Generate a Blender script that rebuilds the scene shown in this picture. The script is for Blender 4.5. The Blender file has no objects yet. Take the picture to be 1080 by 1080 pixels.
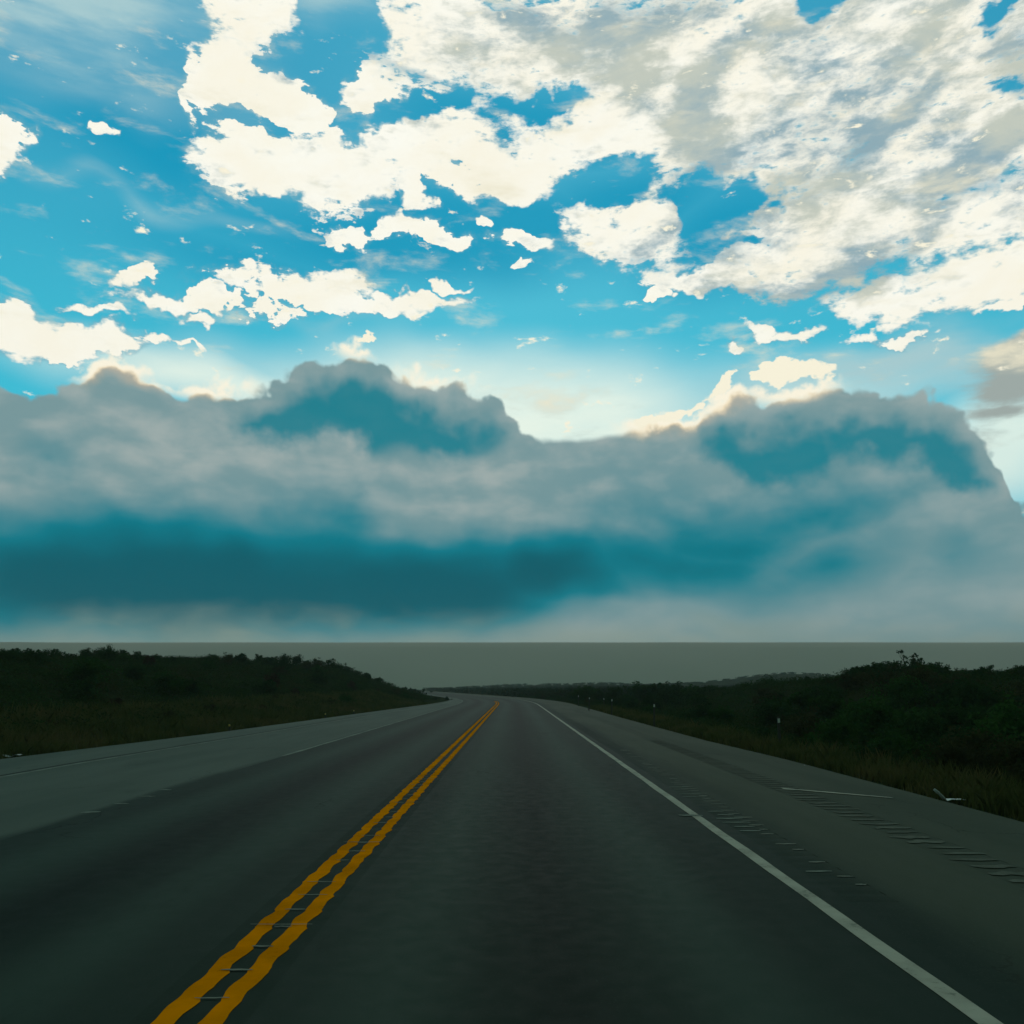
import bpy, math, random
import numpy as np
from mathutils import Vector
R = math.radians
rng = np.random.default_rng(7)
random.seed(7)
sc = bpy.context.scene
col = sc.collection

# ---------------------------------------------------------------- camera
F = 935.0; CX = 542.0; HY = 725.0; CAMH = 1.55        # focal length and horizon in photo pixels (1080 square)
cd = bpy.data.cameras.new("camera"); cam = bpy.data.objects.new("camera", cd); col.objects.link(cam)
cam.location = (0, 0, CAMH); cam.rotation_euler = (R(90), 0, 0)
cd.sensor_width = 36; cd.lens = 36 * F / 1080
cd.shift_y = (HY - 540) / 1080; cd.shift_x = -(CX - 540) / 1080
cd.clip_start = 0.1; cd.clip_end = 20000
sc.camera = cam
sc.view_settings.view_transform = 'Standard'; sc.view_settings.look = 'None'
sc.view_settings.exposure = 0.0; sc.view_settings.gamma = 1.0
try: sc.view_settings.use_curve_mapping = False
except Exception: pass
sc.cycles.volume_bounces = 1
sc.cycles.max_bounces = 6

def lin(r, g, b):
    f = lambda c: (c / 255 / 12.92) if c / 255 <= 0.04045 else ((c / 255 + 0.055) / 1.055) ** 2.4
    return (f(r), f(g), f(b))

# ---------------------------------------------------------------- node helper
class NT:
    def __init__(s, tree): s.t = tree; s.n = tree.nodes; s.l = tree.links
    def put(s, sock, v):
        if v is None: return
        if hasattr(v, 'is_output') or isinstance(v, bpy.types.NodeSocket): s.l.new(v, sock)
        else:
            if isinstance(v, (tuple, list)) and len(v) == 3 and sock.type == 'RGBA': v = (*v, 1)
            sock.default_value = v
    def m(s, op, a, b=None, c=None, clamp=False):
        n = s.n.new('ShaderNodeMath'); n.operation = op; n.use_clamp = clamp
        for i, v in enumerate((a, b, c)): s.put(n.inputs[i], v)
        return n.outputs[0]
    def v(s, op, a, b=None, scale=None):
        n = s.n.new('ShaderNodeVectorMath'); n.operation = op
        s.put(n.inputs[0], a)
        if b is not None: s.put(n.inputs[1], b)
        if scale is not None: s.put(n.inputs['Scale'], scale)
        return n.outputs['Value'] if op in ('LENGTH', 'DOT_PRODUCT') else n.outputs[0]
    def sep(s, a):
        n = s.n.new('ShaderNodeSeparateXYZ'); s.put(n.inputs[0], a); return n.outputs
    def comb(s, x, y, z=0.0):
        n = s.n.new('ShaderNodeCombineXYZ')
        for i, v in enumerate((x, y, z)): s.put(n.inputs[i], v)
        return n.outputs[0]
    def noise(s, vec, scale, detail=6, rough=0.55, dist=0.0, lac=2.0, color=False):
        n = s.n.new('ShaderNodeTexNoise'); s.put(n.inputs['Vector'], vec)
        n.inputs['Scale'].default_value = scale; n.inputs['Detail'].default_value = detail
        n.inputs['Roughness'].default_value = rough; n.inputs['Distortion'].default_value = dist
        n.inputs['Lacunarity'].default_value = lac
        return n.outputs['Color' if color else 'Fac']
    def ss(s, x, a, b, lo=0.0, hi=1.0, kind='SMOOTHSTEP'):
        n = s.n.new('ShaderNodeMapRange'); n.interpolation_type = kind; n.clamp = True if kind == 'LINEAR' else n.clamp
        s.put(n.inputs['Value'], x)
        for k, v in zip(('From Min', 'From Max', 'To Min', 'To Max'), (a, b, lo, hi)): s.put(n.inputs[k], v)
        return n.outputs['Result']
    def mix(s, f, a, b, mode='MIX'):
        n = s.n.new('ShaderNodeMix'); n.data_type = 'RGBA'; n.blend_type = mode
        s.put(n.inputs['Factor'], f); s.put(n.inputs['A'] if False else n.inputs[6], a); s.put(n.inputs[7], b)
        return n.outputs[2]
    def mapping(s, vec, loc=(0, 0, 0), rot=(0, 0, 0), scale=(1, 1, 1), kind='POINT'):
        n = s.n.new('ShaderNodeMapping'); n.vector_type = kind; s.put(n.inputs[0], vec)
        n.inputs['Location'].default_value = loc; n.inputs['Rotation'].default_value = rot; n.inputs['Scale'].default_value = scale
        return n.outputs[0]

# ---------------------------------------------------------------- world: clear sky + clouds, by direction
def direction(px, py):
    X = (px - CX) / F; Z = (HY - py) / F
    return math.atan(X), Z / math.sqrt(1 + X * X), X
def build_world():
    w = bpy.data.worlds.new("World"); sc.world = w; w.use_nodes = True
    T = NT(w.node_tree); T.n.clear()
    out = T.n.new('ShaderNodeOutputWorld'); bg = T.n.new('ShaderNodeBackground'); T.l.new(bg.outputs[0], out.inputs[0])
    w.cycles.sampling_method = 'MANUAL'; w.cycles.sample_map_resolution = 256
    STR = 0.1; bg.inputs['Strength'].default_value = STR
    tc = T.n.new('ShaderNodeTexCoord'); D = tc.outputs['Generated']
    x, y, z = T.sep(D)
    zc = T.m('MAXIMUM', z, 0.0)
    r = T.m('MAXIMUM', T.m('SQRT', T.m('ADD', T.m('MULTIPLY', x, x), T.m('MULTIPLY', y, y))), 0.02)
    az = T.m('ARCTAN2', x, y)
    t = T.m('MINIMUM', T.m('DIVIDE', zc, r), 6.0)
    P = T.comb(az, t)
    # the layer of high cloud is a flat sheet: its own plane coordinates give the foreshortening
    zz = T.m('ADD', zc, 0.12)
    PL = T.comb(T.m('DIVIDE', x, zz), T.m('DIVIDE', y, zz))
    def E(c): return tuple(v / STR for v in c)
    def blobs(Pv, lst, start=None):
        acc = start
        for b in lst:
            px, py, rx, ry = b[:4]; rot = b[4] if len(b) > 4 else 0; wgt = b[5] if len(b) > 5 else 1
            a, tt, X = direction(px, py); k = 1 + X * X
            mp = T.mapping(Pv, (a, tt, 0), (0, 0, R(rot)), (rx / F / k, ry / F / math.sqrt(k), 1), 'TEXTURE')
            g = T.n.new('ShaderNodeTexGradient'); g.gradient_type = 'SPHERICAL'; T.l.new(mp, g.inputs[0])
            v = g.outputs['Fac']
            if wgt != 1: v = T.m('MULTIPLY', v, wgt)
            acc = v if acc is None else T.m('MAXIMUM', acc, v)
        return acc
    def warp(scale, amp, seed, detail=3):
        c = T.noise(T.v('ADD', D, seed), scale, detail, 0.6, color=True)
        c = T.v('SUBTRACT', c, (0.5, 0.5, 0.5))
        return T.v('ADD', P, T.v('MULTIPLY', c, (amp * 1.3, amp, 0)))
    # --- clear sky
    sky = T.n.new('ShaderNodeTexSky'); sky.sky_type = 'NISHITA'; sky.sun_disc = False
    sky.sun_elevation = R(SUN_EL); sky.sun_rotation = R(SUN_ROT); sky.air_density = 1.0; sky.dust_density = 0.6; sky.ozone_density = 2.0
    base = T.mix(1.0, sky.outputs[0], SKY_TINT, 'MULTIPLY')
    grad = T.ss(t, 0.25, 0.66)
    model = T.mix(grad, E(lin(56, 192, 214)), E(lin(44, 156, 190)))
    base = T.mix(0.88, base, model)
    Pw = warp(2.2, 0.45, (3, 1, 7))
    Ps = warp(2.5, 0.15, (1, 4, 2))
    deepb = blobs(Ps, [(520, 215, 330, 75), (760, 235, 170, 90), (200, 140, 170, 90), (420, 240, 300, 80), (650, 190, 120, 60), (560, 120, 200, 60), (1000, 200, 140, 60), (260, 260, 240, 60, 0, .6)])
    base = T.mix(T.m('MULTIPLY', T.ss(deepb, 0.0, 0.8), 0.8), base, E(lin(6, 150, 188)))
    def con(n, k): return T.m('MULTIPLY', T.m('SUBTRACT', n, 0.5), k)
    n_soft = T.noise(T.mapping(P, scale=(1, 3.2, 1)), 5.0, 5, 0.55)
    pale = blobs(Ps, [(560, 445, 360, 120), (420, 410, 330, 80, 0, .9), (620, 470, 300, 120), (200, 392, 260, 50, 0, .85), (860, 410, 260, 70, 0, .6), (1065, 480, 110, 100, 0, 1)])
    pale = T.m('MULTIPLY', T.ss(pale, 0.0, 0.85), T.ss(n_soft, 0.3, 0.7, 0.82, 1.0))
    base = T.mix(pale, base, E(lin(238, 250, 236)))
    veil = blobs(Pw, [(80, 20, 320, 150, 0, 1.2), (350, 30, 110, 80, 0, .8), (130, 110, 240, 80, 0, .7), (110, 246, 190, 18, 4, .5), (930, 365, 230, 60, 0, .9), (250, 370, 200, 20, 0, .4)])
    veil = T.m('MULTIPLY', T.ss(veil, 0.0, 0.9), T.ss(n_soft, 0.38, 0.62, 0.3, 0.95))
    base = T.mix(veil, base, E(lin(172, 206, 210)))
    # --- high broken cloud
    Pc = warp(9.0, 0.13, (0, 5, 2), 5)
    n1 = T.noise(T.mapping(PL, rot=(0, 0, R(24)), scale=(1.0, 1.6, 1)), 3.4, 10, 0.62, 0.3)
    n2 = T.noise(T.mapping(T.mapping(P, rot=(0, 0, R(-20))), (4, 2, 0), scale=(1.0, 1.5, 1)), 9.0, 8, 0.62, 0.3)
    n3 = T.noise(T.mapping(P, (1, 8, 0), scale=(1, 1.9, 1)), 26, 9, 0.62, 0.2)
    n5 = T.noise(T.mapping(P, (3, 2, 0), (0, 0, R(-14)), (1, 2.0, 1)), 60, 4, 0.6, 0.2)
    W = [
     (262, 12, 62, 60), (246, 74, 46, 62), (305, 98, 85, 34, -12), (215,100,20,50,0,.6),
     (255, 186, 90, 48), (340, 172, 130, 58), (430, 158, 150, 50), (520, 180, 160, 42), (400,100,60,60,-20,.75), (495, 210, 40, 26, 0, .7), (600,165,90,36,0,.9),
     (470, 38, 120, 90), (580, 50, 150, 110), (700, 60, 190, 140), (640, 130, 120, 40, -15, .8),
     (735, 150, 100, 100), (655, 225, 85, 40, -18), (690, 250, 100, 42, -22), (748, 298, 90, 18, -12),
     (930, 90, 290, 180), (900, 225, 200, 84), (1010, 180, 220, 150), (860, 270, 150, 46), (935, 312, 80, 22, -8, .75), (1040, 290, 110, 40), (800,60,130,120,0,.9),
     (10, 335, 74, 32), (80, 354, 100, 20, 8), (152, 296, 46, 13, 14), (225, 322, 130, 11, 2, .9), (350, 304, 62, 24, 6, .9), (350, 317, 150, 15, 0, .95), (430, 316, 84, 10, 0, .9), (472,302,26,7,0,.8),
     (290, 215, 18, 14), (375, 244, 36, 17), (424, 246, 36, 16), (455, 257, 50, 14), (430, 208, 20, 24), (555, 252, 68, 13, 3), (500,238,18,8),
     (838, 348, 60, 12, -4), (775, 370, 20, 10), (685, 304, 18, 9), (106, 131, 15, 11, 30), (2, 160, 46, 40), (166, 354, 28, 9), (228, 337, 32, 9), (200, 360, 20, 5, 0, .6),
     (940, 345, 46, 11, 0, .8), (1060, 318, 60, 11, 0, .9), (560, 276, 14, 6), (100, 326, 60, 8, 0, .7),
    ]
    H = [(352, 36, 60, 64), (870, 0, 40, 30, 0, .8), (1058, 18, 30, 26, 0, .8), (440, 122, 95, 18, 8, .8), (590, 112, 80, 20, 10, .7), (660, 186, 90, 38, 10),
         (795, 205, 65, 40, 25), (742, 226, 42, 74, -20), (1025, 198, 95, 24, 6, .7), (1060, 100, 40, 30, 0, .5), (560, 225, 80, 22, 0, .9), (375, 130, 16, 40, 0, .7), (290, 125, 40, 18, 0, .7), (490, 185, 40, 10, 0, .4),
         (800, 255, 60, 14, 0, .4), (950, 205, 60, 14, 0, .5), (560, 20, 60, 14, -10, .3), (600, 70, 60, 10, 10, .4)]
    dens = blobs(Pc, W); hole = blobs(Pc, H)
    dens = T.m('SUBTRACT', dens, T.m('MULTIPLY', hole, 0.95))
    rag = T.m('ADD', con(n1, 0.8), T.m('ADD', con(n3, 1.3), con(n5, 0.5)))
    d2 = T.m('ADD', T.m('MINIMUM', dens, 0.62), rag)
    softreg = T.ss(blobs(Pw, [(760, 60, 380, 210), (1000, 140, 250, 230), (560, 60, 200, 110), (740, 150, 90, 110), (280, 60, 120, 110, 0, .55), (470, 110, 150, 50, 0, .6), (500, 200, 90, 26, 0, .5)]), 0.0, 0.5)
    d2 = T.m('ADD', d2, T.m('MULTIPLY', softreg, T.m('ADD', con(n2, 1.0), T.m('MULTIPLY', T.ss(n5, .5, .3), -.10))))
    near = T.ss(dens, 0.0, 0.14)
    fea = T.ss(n1, .42, .58, .06, .30)
    cmask = T.m('MULTIPLY', near, T.ss(T.m('DIVIDE', T.m('SUBTRACT', d2, 0.19), fea), 0.0, 1.0))
    wisp = T.m('MULTIPLY', T.ss(d2, -0.05, 0.25), T.ss(dens, 0.05, 0.35, 0, 0.65))
    cmask = T.mix(softreg, cmask, T.m('MULTIPLY', near, T.ss(d2, 0.10, 0.46)))
    thin = E(lin(120, 176, 192))
    s1 = T.mix(wisp, base, thin)
    greyreg = blobs(Pw, [(690, 15, 170, 60), (790, 105, 170, 55, 52), (620, 20, 90, 40), (960, 60, 200, 45, 20), (900, 150, 220, 34, 18), (1060, 110, 80, 60), (880, 245, 110, 26), (1000, 175, 150, 30, 8), (940, 110, 260, 170, 0, .55), (560, 75, 170, 60, 10, .55), (730, 60, 60, 90, 50, .8), (900, 220, 200, 60, 0, .5), (480, 130, 110, 14, 0, .5), (480, 180, 90, 14, 0, .45), (310, 150, 30, 8, 0, .6)])
    gd = T.m('ADD', greyreg, T.m('ADD', con(n2, 1.6), T.m('ADD', con(n3, 1.7), con(n5, 0.5))))
    dark = T.ss(gd, 0.10, 0.75)
    cream = T.mix(T.ss(n2, 0.3, 0.7), E(lin(252, 248, 230)), E(lin(255, 255, 244)))
    greyc = T.mix(T.ss(n1, 0.40, 0.60), E(lin(128, 164, 178)), E(lin(190, 198, 186)))
    ccol = T.mix(T.m('MULTIPLY', dark, 0.92), cream, greyc)
    s2 = T.mix(cmask, s1, ccol)
    # cream haze-cloud on the right, low
    rc = blobs(Pw, [(1075, 385, 120, 62), (1085, 345, 90, 26), (1070, 420, 100, 30, 0, .8)])
    n4 = T.noise(T.mapping(P, (2, 3, 0), scale=(1, 2.6, 1)), 10, 9, 0.6, .2)
    rcm = T.ss(T.m('ADD', rc, con(n4, 1.8)), 0.05, 0.6)
    s2 = T.mix(rcm, s2, T.mix(T.ss(T.m('ADD', con(n4, 1.5), T.m('MULTIPLY', T.m('SUBTRACT', t, .36), 4)), -0.22, 0.22), E(lin(160, 172, 168)), E(lin(236, 230, 204))))
    # --- storm bank: silhouettes as curves over azimuth
    A0, A1, T0, T1 = -0.62, 0.62, 0.0, 0.5
    azn = T.m('DIVIDE', T.m('SUBTRACT', az, A0), A1 - A0, clamp=True)
    def curve(pts):
        n = T.n.new('ShaderNodeFloatCurve'); c = n.mapping.curves[0]
        q = []
        for px, py in pts:
            a, tt, _ = direction(px, py); q.append(((a - A0) / (A1 - A0), tt / (T1 - T0)))
        q = [(0.0, q[0][1])] + q + [(1.0, q[-1][1])]
        c.points[0].location = q[0]; c.points[1].location = q[-1]
        for p in q[1:-1]: c.points.new(*p)
        n.mapping.update(); T.l.new(azn, n.inputs['Value'])
        return T.m('MULTIPLY', n.outputs[0], T1 - T0)
    top = curve([(0, 400), (60, 403), (84, 398), (96, 385), (125, 377), (158, 380), (178, 399), (200, 403), (252, 404), (280, 392), (310, 377), (345, 364), (380, 359), (402, 368), (425, 390), (450, 391), (470, 402), (512, 404), (528, 412), (542, 432), (556, 452), (575, 459), (610, 460), (645, 458), (675, 448), (705, 440), (727, 442), (742, 430), (765, 415), (800, 415), (835, 406), (875, 402), (930, 402), (975, 409), (1005, 422), (1035, 447), (1056, 478), (1066, 505), (1072, 520), (1080, 523)])
    front = curve([(0, 425), (60, 440), (120, 430), (200, 425), (240, 440), (270, 462), (310, 470), (350, 458), (400, 470), (450, 476), (500, 472), (530, 462), (570, 458), (620, 460), (680, 462), (730, 466), (765, 490), (800, 508), (835, 503), (866, 502), (880, 482), (905, 477), (940, 494), (962, 484), (1000, 500), (1040, 515), (1080, 522)])
    nb = T.noise(T.v('ADD', D, (9, 1, 1)), 16, 4, 0.5)
    nb2 = T.noise(T.v('ADD', D, (2, 6, 1)), 42, 7, 0.58)
    # rounded cauliflower heads: inverted cells
    vo = T.n.new('ShaderNodeTexVoronoi'); vo.feature = 'SMOOTH_F1'; vo.inputs['Scale'].default_value = 24; vo.inputs['Smoothness'].default_value = .25
    T.put(vo.inputs['Vector'], T.v('ADD', D, T.v('MULTIPLY', T.v('SUBTRACT', T.noise(D, 20, 3, .6, color=True), (.5, .5, .5)), (.06, .06, .06))))
    cell = T.m('SUBTRACT', 0.45, vo.outputs['Distance'])
    vo2 = T.n.new('ShaderNodeTexVoronoi'); vo2.feature = 'SMOOTH_F1'; vo2.inputs['Scale'].default_value = 52; vo2.inputs['Smoothness'].default_value = .35
    T.put(vo2.inputs['Vector'], T.v('ADD', T.v('ADD', D, (.31, .07, .22)), T.v('MULTIPLY', T.v('SUBTRACT', T.noise(D, 30, 3, .6, color=True), (.5, .5, .5)), (.03, .03, .03))))
    cell2 = T.m('SUBTRACT', 0.30, vo2.outputs['Distance'])
    bump = T.m('ADD', T.m('ADD', con(nb, 0.012), T.m('MULTIPLY', cell2, 0.016)), T.m('ADD', con(nb2, 0.010), T.m('MULTIPLY', T.m('SUBTRACT', cell, .18), 0.030)))
    bump = T.m('MULTIPLY', bump, T.m('SUBTRACT', 1.0, T.m('MULTIPLY', T.ss(blobs(P, [(620, 455, 80, 60)]), 0.0, .5), .85)))
    dep = T.m('SUBTRACT', T.m('ADD', top, bump), t)            # depth below the crest (tangent units)
    bmask = T.ss(dep, -0.002, 0.006)
    # lit fringe of the crest, where thin cloud stands before the sun
    litreg = blobs(P, [(125, 385, 75, 40), (215, 402, 70, 24), (380, 360, 40, 26, 0, .9), (450, 392, 42, 22, 0, .9), (700, 436, 70, 36), (755, 416, 50, 30), (835, 402, 70, 30), (500, 402, 30, 18, 0, .4)])
    litreg = T.ss(litreg, 0.0, 0.5)
    fr = T.m('MULTIPLY', litreg, T.m('MULTIPLY', T.ss(T.m('ADD', dep, con(nb2, .03)), -0.016, -0.004), T.ss(nb, 0.36, 0.5)))
    s3 = T.mix(fr, s2, E(lin(255, 248, 226)))
    puff = blobs(Pc, [(842, 399, 58, 17), (812, 404, 34, 11), (752, 417, 36, 11, 30), (695, 436, 50, 9, 12), (378, 357, 18, 7)])
    s3 = T.mix(T.ss(T.m('ADD', puff, con(n3, 1.6)), 0.18, 0.34), s3, E(lin(252, 246, 222)))
    nl = T.noise(T.mapping(P, (5, 1, 0), scale=(1, 2.6, 1)), 4.5, 5, 0.5, 0.3)
    nlf = T.noise(T.mapping(P, (7, 4, 0), scale=(1, 2.0, 1)), 14, 6, 0.5, 0.3)
    tex = T.m('ADD', T.m('MULTIPLY', nl, 0.6), T.m('MULTIPLY', nlf, 0.4))
    nlu = T.noise(T.mapping(T.v('ADD', P, (0.004, 0.020, 0)), (7, 4, 0), scale=(1, 2.0, 1)), 14, 6, 0.5, 0.3)
    relief = T.m('ADD', T.m('MULTIPLY', T.m('SUBTRACT', nlf, nlu), 0.42), T.m('MULTIPLY', T.m('SUBTRACT', cell, .2), .16))
    relief = T.m('MULTIPLY', relief, T.ss(t, 0.06, 0.22, .35, 1.0))
    GREY = T.mix(T.ss(T.m('ADD', tex, relief), .30, .70), E(lin(122, 154, 158)), E(lin(162, 176, 174))); TEAL = E(lin(0, 126, 142)); DEEP = E(lin(0, 92, 106))
    WARM = E(lin(196, 180, 156))
    Pb = warp(3.0, 0.16, (3, 9, 7))
    back_t = blobs(Pb, [(350, 440, 200, 80), (430, 440, 180, 75), (300, 440, 130, 60), (370, 400, 110, 50, 0, .6), (860, 480, 260, 70), (960, 490, 170, 65, -20), (800, 440, 160, 40, 0, .6), (690, 470, 90, 30, 0, .4)])
    bt = T.ss(T.m('ADD', T.m('MULTIPLY', T.ss(back_t, 0.0, 0.5), T.ss(dep, -0.005, 0.07)), con(tex, 1.6)), 0.02, 0.85)
    bcol = T.mix(T.m('MULTIPLY', bt, .92), GREY, TEAL)
    rim = T.m('MULTIPLY', T.ss(T.m('ADD', dep, con(nb2, .02)), 0.012, 0.0), litreg)
    edge = T.m('MULTIPLY', T.ss(dep, 0.026, 0.0), litreg)
    bcol = T.mix(T.m('MULTIPLY', edge, 0.7), bcol, WARM)
    bcol = T.mix(T.m('MULTIPLY', rim, 0.9), bcol, E(lin(250, 232, 196)))
    nf = T.noise(T.v('ADD', D, (5, 5, 3)), 13, 5, 0.5)
    dep2 = T.m('SUBTRACT', T.m('ADD', front, T.m('ADD', con(nf, 0.07), T.m('ADD', con(nb2, 0.04), T.m('MULTIPLY', cell, 0.016)))), t)
    fmask = T.ss(dep2, -0.014, 0.022)
    front_t = blobs(Pb, [(200, 616, 660, 116), (80, 612, 400, 108), (430, 618, 420, 90), (580, 612, 220, 76, 0, .95), (770, 570, 320, 150, 6, .50), (870, 540, 240, 110, 0, .44), (700, 600, 300, 90, 0, .6), (65, 480, 80, 60, 0, .35), (880, 590, 200, 80, 0, .5), (1010, 600, 240, 110, 0, .34), (250, 545, 380, 60, 0, .32)])
    ft = T.ss(T.m('ADD', front_t, T.m('SUBTRACT', con(tex, 0.6), T.m('MULTIPLY', relief, .35))), -0.06, 0.95)
    fcol = T.mix(T.ss(ft, 0, .62), GREY, TEAL); fcol = T.mix(T.ss(ft, .45, 1.0), fcol, DEEP)
    lg = T.mix(T.ss(az, 0.0, 0.5), E(lin(140, 158, 148)), E(lin(126, 146, 138)))
    fogh = T.m('ADD', 0.059, con(tex, 0.12))
    fog = T.ss(T.m('SUBTRACT', fogh, t), -0.03, 0.035)
    fcol = T.mix(T.m('MULTIPLY', fog, 0.92), fcol, lg)
    bank = T.mix(fmask, bcol, fcol)
    s4 = T.mix(bmask, s3, bank)
    # added unseen deck overhead and behind: dark green overcast to dim and tint the ground
    no = T.noise(D, 2.5, 6, 0.55)
    over = T.m('MAXIMUM', T.ss(t, 0.95, 1.35), T.ss(T.m('ABSOLUTE', az), 0.80, 1.2))
    s5 = T.mix(over, s4, T.mix(T.ss(no, .3, .7), E(lin(*OVER_A)), E(lin(*OVER_B))))
    T.l.new(s5, bg.inputs['Color'])
SUN_EL, SUN_ROT = 32.0, 0.0
SKY_TINT = (0.35, 0.9, 1.0)
OVER_A, OVER_B = (54, 92, 80), (104, 134, 120)
build_world()
sd = bpy.data.lights.new("sun", 'SUN'); so = bpy.data.objects.new("sun", sd); col.objects.link(so)
sd.energy = 0.5; sd.specular_factor = 0.0; sd.angle = R(14); sd.color = (1.0, 0.95, 0.86)
so.rotation_euler = (-R(90 - SUN_EL), 0, 0); so.location = (0, 60, 60)

# ---------------------------------------------------------------- materials
def mat(name):
    m = bpy.data.materials.new(name); m.use_nodes = True
    T = NT(m.node_tree); b = T.n.get('Principled BSDF')
    return m, T, b
def pos(T): return T.n.new('ShaderNodeNewGeometry').outputs['Position']
def asphalt(name, dark, light, rough, kind, blend=None):
    m, T, b = mat(name); p = pos(T)
    uv = T.n.new('ShaderNodeUVMap').outputs[0]; u, v, _ = T.sep(uv)
    big = T.noise(T.mapping(p, scale=(1, 0.12, 1)), 0.9, 4, 0.55)
    med = T.noise(p, 6, 5, 0.6); fine = T.noise(p, 140, 3, 0.7)
    f = T.m('ADD', T.m('MULTIPLY', big, 0.65), T.m('ADD', T.m('MULTIPLY', med, 0.13), T.m('MULTIPLY', fine, 0.22)))
    c = T.mix(T.ss(f, 0.36, 0.64), dark, light)
    if kind == 'lane':
        # polished wheel paths and the oily strip down the middle of the lane
        for c0 in (-0.62, 1.18, -4.3, -2.5):
            w = T.ss(T.m('ABSOLUTE', T.m('SUBTRACT', u, c0)), 0.55, 0.0)
            c = T.mix(T.m('MULTIPLY', w, 0.6), c, tuple(k * 1.7 for k in light))
        for c0 in (0.25, -3.4):
            w = T.ss(T.m('ABSOLUTE', T.m('SUBTRACT', u, c0)), 0.50, 0.0)
            c = T.mix(T.m('MULTIPLY', w, .62), c, tuple(k * 0.45 for k in dark))
    # dust from the verge thins out towards the lane
    if blend:
        u0, u1, cd_, cl_ = blend
        tt = T.ss(T.m('ADD', u, T.m('MULTIPLY', T.m('SUBTRACT', big, .5), .9)), u0, u1)
        c = T.mix(tt, T.mix(T.ss(f, 0.36, 0.64), cd_, cl_), c)
    st = T.noise(T.mapping(p, (7, 3, 0), scale=(1, .3, 1)), .8, 6, .65)
    c = T.mix(T.ss(st, .56, .74, 0, .45), c, tuple(k * .5 for k in dark))
    gr = T.noise(p, 45, 4, .75)
    c = T.mix(T.ss(gr, .56, .70, 0, .25), c, tuple(k * 1.9 for k in light))
    c = T.mix(T.ss(gr, .44, .30, 0, .25), c, tuple(k * .5 for k in dark))
    # thin tar-sealed cracks
    vo = T.n.new('ShaderNodeTexVoronoi'); vo.feature = 'DISTANCE_TO_EDGE'
    T.put(vo.inputs['Vector'], T.v('ADD', T.mapping(p, scale=(1, .55, 1)), T.v('MULTIPLY', T.noise(p, 1.3, 4, .6, color=True), (.9, .9, 0)))); vo.inputs['Scale'].default_value = 0.32
    crk = T.m('MULTIPLY', T.ss(vo.outputs[0], 0.006, 0.002), T.ss(T.noise(p, .23, 2), .5, .6, 0, .55))
    c = T.mix(crk, c, tuple(k * 0.4 for k in dark))
    T.put(b.inputs['Base Color'], c)
    T.put(b.inputs['Roughness'], T.ss(med, 0.2, 0.8, rough - .06, rough + .08))
    b.inputs['Specular IOR Level'].default_value = SPEC
    bp = T.n.new('ShaderNodeBump'); bp.inputs['Strength'].default_value = 0.1; bp.inputs['Distance'].default_value = 0.002
    T.put(bp.inputs['Height'], fine); T.l.new(bp.outputs[0], b.inputs['Normal'])
    return m
SPEC = 0.022
M_lane = asphalt("lane_asphalt", (0.0195, 0.0325, 0.0245), (0.028, 0.044, 0.034), 0.74, 'lane')
M_shl = asphalt("shoulder_asphalt_grey", (0.072, 0.094, 0.076), (0.100, 0.122, 0.100), 0.76, 'shoulder', (-5.12, -5.42, (0.0195, 0.0325, 0.0245), (0.028, 0.044, 0.034)))
M_shr = asphalt("shoulder_asphalt_brown", (0.050, 0.062, 0.042), (0.072, 0.082, 0.058), 0.78, 'shoulder', (2.35, 3.3, (0.0195, 0.0325, 0.0245), (0.028, 0.044, 0.034)))
M_rum = asphalt("rumble_asphalt", (0.044, 0.055, 0.038), (0.064, 0.074, 0.053), 0.8, 'shoulder', (2.35, 3.3, (0.0195, 0.0325, 0.0245), (0.028, 0.044, 0.034)))
M_rumc = asphalt("centre_rumble_asphalt", (0.018, 0.030, 0.0225), (0.027, 0.042, 0.032), 0.8, 'shoulder')
def paint(name, c, worn, amt, rough=0.8):
    m, T, b = mat(name); p = pos(T)
    n = T.noise(p, 22, 6, 0.65); g = T.noise(p, 2.2, 4, 0.6)
    w = T.ss(T.m('ADD', T.m('MULTIPLY', n, .6), T.m('MULTIPLY', g, .4)), .62 - amt, .68 - amt * .6)
    cc = T.mix(T.ss(g, .3, .7), c, tuple(k * .72 for k in c))
    T.put(b.inputs['Base Color'], T.mix(w, cc, worn)); b.inputs['Roughness'].default_value = rough
    b.inputs['Specular IOR Level'].default_value = 0.0 if 'yellow' in name else 0.022
    return m
M_yel = paint("yellow_road_paint", (0.84, 0.255, 0.0), (0.45, 0.135, 0.002), 0.03)
M_whi = paint("white_road_paint", (0.44, 0.42, 0.34), (0.19, 0.195, 0.16), 0.08)
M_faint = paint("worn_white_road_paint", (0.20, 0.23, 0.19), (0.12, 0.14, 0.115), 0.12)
M_glint_rib = paint("pale_glint_rib", (0.22, 0.23, 0.185), (0.10, 0.11, 0.09), 0.10)  # pale tone that holds the glints of the centre grooves
M_rib = paint("pale_asphalt_rib", (0.12, 0.13, 0.10), (0.075, 0.085, 0.062), 0.12)  # lighter ribs across the outer shoulder strip
M_seal = paint("black_crack_seal", (0.014, 0.017, 0.016), (0.03, 0.035, 0.03), 0.0)
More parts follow.
